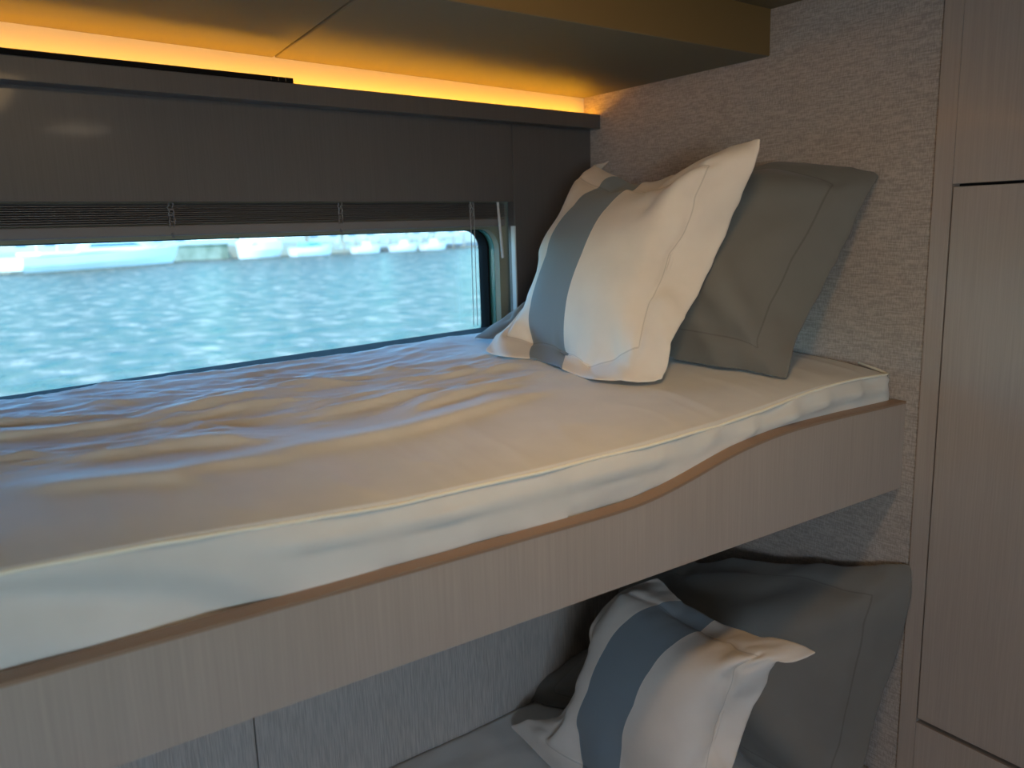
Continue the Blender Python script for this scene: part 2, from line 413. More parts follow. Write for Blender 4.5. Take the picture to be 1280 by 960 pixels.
for x, z in zip(xs, from_z): vs += [(x, ys[0] - .0006, z - .0028), (x, ys[0] - .0006, z + .0012), (x, ys[1] + .0006, z + .0012), (x, ys[1] + .0006, z - .0028)]
mb.add(vs, fs); mb.build('edge_strip', M['edge'], bk, smooth=False)
MB().box((-2.05, YB + .0225, .999), (XH - .001, 1.29, 1.045)).build('slat_base', M['wood_dark'], bk)

# ------------------------------------------------------------------ mattresses
def ridge(x, y, sx, sy, seed, oct=3):
    v = 0; a = 1; t = 0
    for k in range(oct):
        wx = .35 * noise.noise(Vector((x * 3 + seed, y * 5, 1.7 * k)))
        n = 1 - abs(noise.noise(Vector((x * sx * (1.8 ** k) + seed + wx, y * sy * (1.8 ** k) + wx * 2 + seed * .3, seed + 3.1 * k)))) * 2
        v += a * n ** 3; t += a; a *= .5
    return v / t
def sm(a, b, x):
    t = max(0, min(1, (x - a) / (b - a))); return t * t * (3 - 2 * t)
ZPX = [-2.1, -.3, 0, .134, .269, .369, .55, .724, .878, .96, 1.041, 1.10, 1.157, 1.22, 1.294]
ZPZ = [1.183, 1.184, 1.183, 1.178, 1.168, 1.162, 1.1605, 1.1615, 1.167, 1.174, 1.183, 1.188, 1.191, 1.1905, 1.187]
def zpip(x): return float(np.interp(x, ZPX, ZPZ))
YM = .768
def yback(x): return 1.549 - (1.30 - x) * .178 / .984 + .004
def mtop(x, y, wr=True):
    yb = yback(x); t = (y - YM) / (yb - YM)
    zp = zpip(x); zb = float(np.interp(x, [-1, 0, .4, .8, 1.3], [1.229, 1.229, 1.220, 1.220, 1.212]))
    d = (y - YM)
    z = zp + (zb - zp) * sm(-.25, .95, t) * 1.0 + (.0 + .011 * (1 - math.exp(-max(d, 0) / .05)))
    z -= .028 * sm(.90, 1.0, t) * sm(.15, .55, 1.0) * (1 if x < .75 else max(0, 1 - (x - .75) / .1)) * 0
    z -= .010 * sm(1.27, 1.30, x) ** 2
    if wr:
        a = sm(.24, .5, t) * (1 - .8 * sm(.70, .95, x))
        a2 = .25 + .75 * a
        z += .0095 * (ridge(x, y, 2.4, 7.5, 3.3) - .35) * a
        z += .010 * noise.noise(Vector((x * 3.1, y * 6.2, 5.5))) * a2
        z += .0055 * (ridge(x * .9 + y * .25, y - x * .12, 4.5, 15, 9.1) - .35) * a
        z += .0048 * (ridge(x + y * .3, y, 5.5, 21, 14.7, 2) - .35) * a * sm(-.2, .3, .6 - x)
        # creases that run from the front edge over the roll
        z += .0022 * (ridge(x, y, 9, 2.0, 21.0, 2) - .4) * (1 - sm(.1, .4, t)) * sm(0, .05, t)
        # explicit long folds
        for (fx0, fy0, fx1, fy1, h, wdt) in ((.36, 1.06, .62, 1.08, .007, .012), (.20, 1.12, .52, 1.21, .007, .014), (.10, 1.00, .30, .98, .007, .013),
                                             (.30, .93, .74, .985, .007, .014), (.16, .89, .33, .93, .005, .012), (.44, 1.2, .80, 1.24, .006, .014),
                                             (.05, .93, .20, .87, .006, .013), (.50, 1.00, .80, 1.10, .006, .014), (-.1, 1.1, .2, 1.13, .007, .015)):
            ax, ay = fx1 - fx0, fy1 - fy0; l2 = ax * ax + ay * ay
            tt = ((x - fx0) * ax + (y - fy0) * ay) / l2
            off = (-(x - fx0) * ay + (y - fy0) * ax) / math.sqrt(l2)
            off += .010 * math.sin(tt * 5 + fx0 * 20)
            if -.2 < tt < 1.2:
                e_ = sm(-.2, .25, tt) * (1 - sm(.6, 1.2, tt))
                k_ = off / wdt
                z += h * e_ * math.exp(-k_ * k_) if k_ < 0 else h * e_ * math.exp(-k_ * k_ * .25)
    return z
mt = empty('mattress', (.3, 1.1, 1.046), 'cream covered mattress with pale piping on the upper bunk, under two pillows', 'mattress')
gx = np.concatenate([np.linspace(-1.4, -.12, 50), np.linspace(-.11, 1.296, 300)]); nt_ = 170
vs = []; NX = len(gx)
side = [(-.0, -.002), (-.001, -.010), (-.002, -.030), (-.003, -.05), (-.003, -.075), (.002, -.11)]
ns = len(side)
def side_y(x, dz):
    a = sm(.6, .95, x)
    v = -.004 * math.sin(math.pi * min(1, abs(dz) / .08))
    v += (.013 + .0 * a) * noise.noise(Vector((x * 8 + dz * (60 if x > .6 else 25), dz * 9, 8.0))) * min(1, abs(dz) / .015)
    v += .016 * noise.noise(Vector((x * 4 + dz * 9, dz * 14, 2.0))) * min(1, abs(dz) / .02)
    v -= a * .006 * (.5 + .5 * math.sin((x - dz * 1.15) * 74 + 3.0 * noise.noise(Vector((x * 7, 0, 3))))) ** 3 * min(1, abs(dz) / .012)
    v -= .006 * a * min(1, abs(dz) / .035)
    return max(v, -.0063) if dz < -.03 else v
NSIDE = 16
rows = []
for x in gx:
    row = []
    xr = 1.0 if x < 1.27 else 1 - ((x - 1.27) / .03) ** 3
    inset = .012 * (1 - xr)
    zp = zpip(x)
    for k in range(NSIDE, 0, -1):
        dz = -.125 * k / NSIDE
        row.append((x, YM + inset + side_y(x, dz), max(zp + dz, 1.0465)))
    for j in range(nt_):
        t = j / (nt_ - 1); t = t ** 1.15
        yb = yback(x); y = YM + inset + (yb - YM - inset) * t
        row.append((x, y, mtop(x, y) - (0.011 * 0)))
    row.append((x, yback(x) + .001, 1.10)); row.append((x, min(yback(x), 1.285), 1.0465))
    rows.append(row)
nr = len(rows[0]); vs = [p for r in rows for p in r]; fs = []
for i in range(NX - 1):
    for j in range(nr - 1):
        fs.append((i * nr + j, (i + 1) * nr + j, (i + 1) * nr + j + 1, i * nr + j + 1))
    fs.append((i * nr, i * nr + nr - 1, (i + 1) * nr + nr - 1, (i + 1) * nr))
fs.append(tuple(range(nr))); fs.append(tuple(reversed(range((NX - 1) * nr, NX * nr))))
MB().add(vs, fs).build('cover', M['sheet'], mt, smooth=True)
px_ = [(x, YM - .0015 + (.012 * ((x - 1.27) / .03) ** 3 if x > 1.27 else 0) + .0008 * math.sin(x * 31), zpip(x) + .0005 + .0006 * noise.noise(Vector((x * 18, 0, 0)))) for x in np.linspace(-1.4, 1.292, 260)]
px_ += [(1.2955, YM + .02, zpip(1.29) + .004), (1.2965, YM + .06, 1.199)]
MB().tube(px_, .0024, 8).build('piping', M['piping'], mt, smooth=True)

# lower bunk
lb = empty('bunk_bed', (.3, 1.0, 0), 'lower bunk box base under the lower mattress, below the bunk board', 'bunk bed')
MB().box((-2.05, .60, 0), (1.295, 1.298, .30)).build('box', M['wood'], lb, bevel=.003)
lm = empty('mattress', (.3, 1.0, .30), 'cream covered mattress on the lower bunk in the shadow under the upper one', 'mattress')
ZL = .45
def lz(x, y):
    z = ZL + .006 * noise.noise(Vector((x * 4, y * 9, 2.2))) + .006 * (ridge(x, y, 3, 9, 5.1) - .4)
    return z - .02 * sm(.05, 0, y - .6) 
gx2 = np.linspace(-1.2, 1.294, 200); rows = []
for x in gx2:
    row = [(x, .60, .305), (x, .598, .40)]
    ye = yl(x) - .003
    for j in range(90): y = .60 + (ye - .60) * j / 89; row.append((x, y, lz(x, y)))
    row.append((x, ye, .305)); rows.append(row)
nr = len(rows[0]); vs = [p for r in rows for p in r]; fs = []
for i in range(len(gx2) - 1):
    for j in range(nr - 1): fs.append((i * nr + j, (i + 1) * nr + j, (i + 1) * nr + j + 1, i * nr + j + 1))
    fs.append((i * nr, i * nr + nr - 1, (i + 1) * nr + nr - 1, (i + 1) * nr))
fs.append(tuple(range(nr))); fs.append(tuple(reversed(range((len(gx2) - 1) * nr, len(gx2) * nr))))
MB().add(vs, fs).build('cover', M['sheet'], lm, smooth=True)

# ------------------------------------------------------------------ pillows: small cloth solver (position based), bag + flange
def pillow_sim(Wd, Hd, fl, n, corners, vol, zfloor, steps=90, pins=None, xmax=None, ymax=None, grav=0.5, iters=14, bulge=.05, seed=1, press=9e5, planes=()):
    """corners: BL, BR, TR, TL positions seen from the front; returns the front/back grids"""
    nu = n; nv = int(round(n * Hd / Wd)); h = Wd / nu
    ku = int(round(fl / h)); kv = ku
    F = np.arange((nu + 1) * (nv + 1)).reshape(nu + 1, nv + 1)
    nxt = F.size; B = F[ku:nu - ku + 1, kv:nv - kv + 1].copy()
    inner = B[1:-1, 1:-1]; ids = np.arange(inner.size).reshape(inner.shape) + nxt; B[1:-1, 1:-1] = ids
    NV = nxt + inner.size
    bl_, br_, tr_, tl_ = [np.array(c, float) for c in corners]
    U, V = np.meshgrid(np.linspace(0, 1, nu + 1), np.linspace(0, 1, nv + 1), indexing='ij')
    P = np.zeros((NV, 3))
    g = (bl_[None, None] * ((1 - U) * (1 - V))[..., None] + br_[None, None] * (U * (1 - V))[..., None]
         + tr_[None, None] * (U * V)[..., None] + tl_[None, None] * ((1 - U) * V)[..., None])
    nrm = np.cross((br_ + tr_) - (bl_ + tl_), (tl_ + tr_) - (bl_ + br_)); nrm /= np.linalg.norm(nrm)
    fu = np.clip((U * nu - ku) / (nu - 2 * ku), 0, 1); fv = np.clip((V * nv - kv) / (nv - 2 * kv), 0, 1)
    bump_ = (np.sin(np.pi * fu) * np.sin(np.pi * fv)) ** .5 * bulge
    rs = np.random.RandomState(seed)
    Pf = g + bump_[..., None] * nrm; Pb = g - bump_[..., None] * nrm
    P[F.ravel()] = Pf.reshape(-1, 3)
    P[ids.ravel()] = Pb[ku + 1:nu - ku, kv + 1:nv - kv].reshape(-1, 3)
    P += rs.normal(0, .0004, P.shape)
    cons = []
    def pairs(A, Bq, par_axis, step, rest, k):
        for s in range(2 if step == 1 else 2):
            if par_axis == 0:
                idx = [i for i in range(A.shape[0]) if (i // step) % 2 == s]; a, b = A[idx], Bq[idx]
            else:
                idx = [i for i in range(A.shape[1]) if (i // step) % 2 == s]; a, b = A[:, idx], Bq[:, idx]
            cons.append((a.ravel(), b.ravel(), rest, k))
    for Mx in (F, B):
        pairs(Mx[:-1], Mx[1:], 0, 1, h, 1.0); pairs(Mx[:, :-1], Mx[:, 1:], 1, 1, h, 1.0)
        pairs(Mx[:-1, :-1], Mx[1:, 1:], 0, 1, h * 2 ** .5, .45); pairs(Mx[:-1, 1:], Mx[1:, :-1], 0, 1, h * 2 ** .5, .45)
        pairs(Mx[:-2], Mx[2:], 0, 2, 2 * h, .3); pairs(Mx[:, :-2], Mx[:, 2:], 1, 2, 2 * h, .3)
        pairs(Mx[:-4], Mx[4:], 0, 4, 4 * h, .2); pairs(Mx[:, :-4], Mx[:, 4:], 1, 4, 4 * h, .2)
    for st_ in (8, 16):                     # the doubled flange is stiffer along its edges
        for sl_ in (slice(0, ku), slice(nv - kv + 1, nv + 1)): pairs(F[:-st_, sl_], F[st_:, sl_], 0, st_, st_ * h, .35)
        for sl_ in (slice(0, ku), slice(nu - ku + 1, nu + 1)): pairs(F[sl_, :-st_], F[sl_, st_:], 1, st_, st_ * h, .35)
    for a0, b0 in ((0, 0), (nu - ku, 0), (0, nv - kv), (nu - ku, nv - kv)):      # square, sewn corners do not shear
        Q = F[a0:a0 + ku + 1, b0:b0 + kv + 1]
        for _ in range(2):
            pairs(Q[:-1, :-1], Q[1:, 1:], 0, 1, h * 2 ** .5, 1.0); pairs(Q[:-1, 1:], Q[1:, :-1], 0, 1, h * 2 ** .5, 1.0)
            cons.append((Q[0, :1], Q[-1, -1:], ku * h * 2 ** .5, 1.0)); cons.append((Q[0, -1:], Q[-1, :1], ku * h * 2 ** .5, 1.0))
    def tris(G, flip):
        a, b, c, d = G[:-1, :-1].ravel(), G[1:, :-1].ravel(), G[1:, 1:].ravel(), G[:-1, 1:].ravel()
        T = np.concatenate([np.stack([a, b, c], 1), np.stack([a, c, d], 1)])
        return T[:, ::-1] if flip else T
    T = np.concatenate([tris(F[ku:nu - ku + 1, kv:nv - kv + 1], False), tris(B, True)])
    vel = np.zeros_like(P); dt = 1 / 60.
    cn = {'bl': F[0, 0], 'br': F[-1, 0], 'tr': F[-1, -1], 'tl': F[0, -1]}
    cpos = dict(bl=bl_, br=br_, tr=tr_, tl=tl_)
    plist = []
    for key, wgt in (pins or dict(bl=1, br=1, tr=1, tl=1)).items():
        if key in cn: plist.append((cn[key], cpos[key], wgt))
        else:  # (u, v) fraction pins
            plist.append((F[int(round(key[0] * nu)), int(round(key[1] * nv))], np.array(wgt[0], float), wgt[1]))
    for st in range(steps):
        p0, p1, p2 = P[T[:, 0]], P[T[:, 1]], P[T[:, 2]]
        nn = np.cross(p1 - p0, p2 - p0) * .5
        cen = P.mean(0); Vc = ((p0 - cen) * nn).sum() / 3
        pr = press * max(-.3, min(1.5, (vol - Vc) / vol * 6))
        acc = np.zeros_like(P)
        for k in range(3):
            for ax in range(3): acc[:, ax] += np.bincount(T[:, k], weights=nn[:, ax] * pr / 3, minlength=NV)
        acc[:, 2] -= grav
        vel = (vel + acc * dt) * .92
        old = P.copy(); P = P + vel * dt
        for it in range(iters):
            for a, b, rest, k in cons:
                d = P[b] - P[a]; ln = np.sqrt((d * d).sum(1)) + 1e-9
                c = (d * ((ln - rest) / ln * .5 * k)[:, None]); P[a] += c; P[b] -= c
            for vi, tg, wgt in plist: P[vi] += (tg - P[vi]) * wgt
            if it % 3 == 2 or it == iters - 1:
                zf = zfloor(P[:, 0], P[:, 1]); m_ = P[:, 2] < zf
                P[m_, 2] = zf[m_]; P[m_, :2] = old[m_, :2] + (P[m_, :2] - old[m_, :2]) * .5
                if xmax is not None:
                    xm = xmax(P[:, 1], P[:, 2]); m_ = P[:, 0] > xm; P[m_, 0] = xm[m_]
                if ymax is not None:
                    ym = ymax(P[:, 0]); m_ = P[:, 1] > ym; P[m_, 1] = ym[m_]
        vel = (P - old) / dt
        sp = np.sqrt((vel ** 2).sum(1)); f_ = np.minimum(1, 1.2 / (sp + 1e-9)); vel *= f_[:, None]
    return dict(P=P, F=F, B=B, ku=ku, kv=kv, nu=nu, nv=nv)

def pillow_mesh(name, R_, mats, parent, sub=1, thick=.003):
    P, F, B, ku, kv, nu, nv = (R_[k] for k in ('P', 'F', 'B', 'ku', 'kv', 'nu', 'nv'))
    G = P[F]                                   # nu+1, nv+1, 3
    du = np.gradient(G, axis=0); dv = np.gradient(G, axis=1); nr_ = np.cross(du, dv); nr_ /= np.linalg.norm(nr_, axis=2, keepdims=True) + 1e-9
    K = G.copy() - nr_ * thick                 # back sheet incl. flange
    K[ku:nu - ku + 1, kv:nv - kv + 1] = P[B]
    K[ku, kv:nv - kv + 1] -= nr_[ku, kv:nv - kv + 1] * thick * .7; K[nu - ku, kv:nv - kv + 1] -= nr_[nu - ku, kv:nv - kv + 1] * thick * .7
    K[ku:nu - ku + 1, kv] -= nr_[ku:nu - ku + 1, kv] * thick * .7; K[ku:nu - ku + 1, nv - kv] -= nr_[ku:nu - ku + 1, nv - kv] * thick * .7
    # stitched seam pulls in
    G2 = G.copy()
    for i in (ku, nu - ku): G2[i, kv:nv - kv + 1] -= nr_[i, kv:nv - kv + 1] * .0028
    for j in (kv, nv - kv): G2[ku:nu - ku + 1, j] -= nr_[ku:nu - ku + 1, j] * .0028
    n1, n2 = nu + 1, nv + 1
    for i in range(n1):                        # soft creases, strongest near the seams
        for j in range(n2):
            a_, b_ = i / nu, j / nv
            e_ = min(a_, 1 - a_, b_, 1 - b_)
            p = Vector(G2[i, j])
            wv = noise.noise(Vector((p.x * 9, p.y * 16 + p.z * 5, p.z * 7 - p.y * 3 + 4))) * .0022
            wv += noise.noise(Vector((a_ * 5, b_ * 26, p.x * 3))) * .0016 * math.exp(-((min(a_, 1 - a_) - .13) / .07) ** 2)
            wv += noise.noise(Vector((a_ * 26, b_ * 5, p.x * 3))) * .0022 * math.exp(-((min(b_, 1 - b_) - .14) / .08) ** 2)
            G2[i, j] += nr_[i, j] * wv
            if not (ku <= i <= nu - ku and kv <= j <= nv - kv): K[i, j] += nr_[i, j] * wv
    vs = [tuple(p) for p in G2.reshape(-1, 3)] + [tuple(p) for p in K.reshape(-1, 3)]
    fs = []; uvs = []
    idx = lambda i, j: i * n2 + j
    NN = n1 * n2
    for i in range(nu):
        for j in range(nv):
            q = [(i, j), (i + 1, j), (i + 1, j + 1), (i, j + 1)]
            fs.append(tuple(idx(*p) for p in q)); uvs.append([(a / nu, b / nv) for a, b in q])
            fs.append(tuple(NN + idx(*p) for p in reversed(q))); uvs.append([(a / nu, b / nv) for a, b in reversed(q)])
    def edge(a, b):
        fs.append((idx(*b), idx(*a), NN + idx(*a), NN + idx(*b))); uvs.append([(b[0] / nu, b[1] / nv), (a[0] / nu, a[1] / nv), (a[0] / nu, a[1] / nv), (b[0] / nu, b[1] / nv)])
    for i in range(nu): edge((i, 0), (i + 1, 0)); edge((i + 1, nv), (i, nv))
    for j in range(nv): edge((nu, j), (nu, j + 1)); edge((0, j + 1), (0, j))
    me = bpy.data.meshes.new(name); me.from_pydata(vs, [], fs)
    uvl = me.uv_layers.new(name='UVMap'); k = 0
    for f_, u_ in zip(fs, uvs):
        for c in u_: uvl.data[k].uv = c; k += 1
    for p in me.polygons: p.use_smooth = True
    me.materials.append(mats)
    o = bpy.data.objects.new(name, me); COL.objects.link(o)
    s = o.modifiers.new('sub', 'SUBSURF'); s.levels = sub; s.render_levels = sub
    if parent: o.parent = parent; o.matrix_parent_inverse = Matrix.Translation(parent.location).inverted()
    return o

def ztop(xa, ya):
    zp = np.interp(xa, ZPX, ZPZ); zb = np.interp(xa, [-1, 0, .4, .8, 1.3], [1.229, 1.229, 1.220, 1.220, 1.212])
    t = np.clip(((ya - YM) / (yback(xa) - YM) + .25) / 1.2, 0, 1); t = t * t * (3 - 2 * t)
    return zp + (zb - zp) * t + .011 * (1 - np.exp(-np.maximum(ya - YM, 0) / .05)) + .002
wallx = lambda y, z: np.full_like(y, XH - .006)

def warp(R_, pts, lam=.02, zfloor=None, xmax=None):
    """fit: move the pillow smoothly so that listed (u, v) points of its front reach their places"""
    P,F=R_['P'],R_['F']; nu,nv=R_['nu'],R_['nv']
    S=np.array([P[F[int(round(u*nu)),int(round(v*nv))]] for (u,v) in pts]); D=np.array([pts[k] for k in pts])-S
    K=np.linalg.norm(S[:,None]-S[None],axis=2); n=len(S)
    A=np.zeros((n+4,n+4)); A[:n,:n]=K-lam*np.eye(n); A[:n,n]=1; A[:n,n+1:]=S; A[n,:n]=1; A[n+1:,:n]=S.T
    # ridge on the affine part keeps it stable
    b=np.zeros((n+4,3)); b[:n]=D
    A[n+1,n+1]-=.3;A[n+2,n+2]-=.3;A[n+3,n+3]-=.3
    w=np.linalg.solve(A,b)
    Kp=np.linalg.norm(P[:,None]-S[None],axis=2)
    P=P+Kp@w[:n]+w[n]+P@w[n+1:]
    if zfloor is not None: P[:,2]=np.maximum(P[:,2],zfloor(P[:,0],P[:,1]))
    if xmax is not None: P[:,0]=np.minimum(P[:,0],xmax(P[:,1],P[:,2]))
    R_=dict(R_); R_['P']=P; return R_
def canon(Wd,Hd,fl,vol,n,seed,k=.95):
    a,b=Wd*k/2,Hd*k/2
    R_=pillow_sim(Wd,Hd,fl,n,[(-a,-b,0),(a,-b,0),(a,b,0),(-a,b,0)],vol=vol,zfloor=lambda x,y:np.full_like(x,-9),grav=0,seed=seed,steps=70)
    F=R_['F'];P=R_['P']
    for c,d1,d2 in ((F[0,0],F[1,1],F[2,2]),(F[-1,0],F[-2,1],F[-3,2]),(F[-1,-1],F[-2,-2],F[-3,-3]),(F[0,-1],F[1,-2],F[2,-3])): P[c]=2*P[d1]-P[d2]
    R_['size']=(a,b); return R_
def pose(R_,BL,BR,TR,TL,hs=1.0):
    P=R_['P']; a,b=R_['size']; u=((P[:,0]/a+1)/2)[:,None]; v=((P[:,1]/b+1)/2)[:,None]
    BL,BR,TR,TL=[np.array(c,float) for c in (BL,BR,TR,TL)]
    n=np.cross((BR+TR)-(BL+TL),(TL+TR)-(BL+BR));n/=np.linalg.norm(n)
    Q=BL*(1-u)*(1-v)+BR*u*(1-v)+TR*u*v+TL*(1-u)*v+n*P[:,2:]*hs
    R2=dict(R_);R2['P']=Q; return R2
def fieldx(R_,grow=.002):
    P=R_['P'];c=.008;y0,z0=P[:,1].min()-.02,P[:,2].min()-.02
    ny,nz=int((P[:,1].max()+.02-y0)/c)+2,int((P[:,2].max()+.02-z0)/c)+2
    H=np.full((ny,nz),-9.)
    for di in(0,1):
        for dj in(0,1): np.maximum.at(H,(((P[:,1]-y0)/c).astype(int)+di,((P[:,2]-z0)/c).astype(int)+dj),P[:,0])
    def f(y,z):
        i=((y-y0)/c).astype(int);j=((z-z0)/c).astype(int);ok=(i>=0)&(j>=0)&(i<ny)&(j<nz)
        return np.where(ok,H[np.clip(i,0,ny-1),np.clip(j,0,nz-1)]+grow,-9.)
    return f
def dent(g,w):
    f=fieldx(w); P=g['P']; x=np.maximum(P[:,0],f(P[:,1],P[:,2])); P[:,0]=np.minimum(x,1.294)

zlow = lambda x, y: np.full_like(x, ZL + .006)
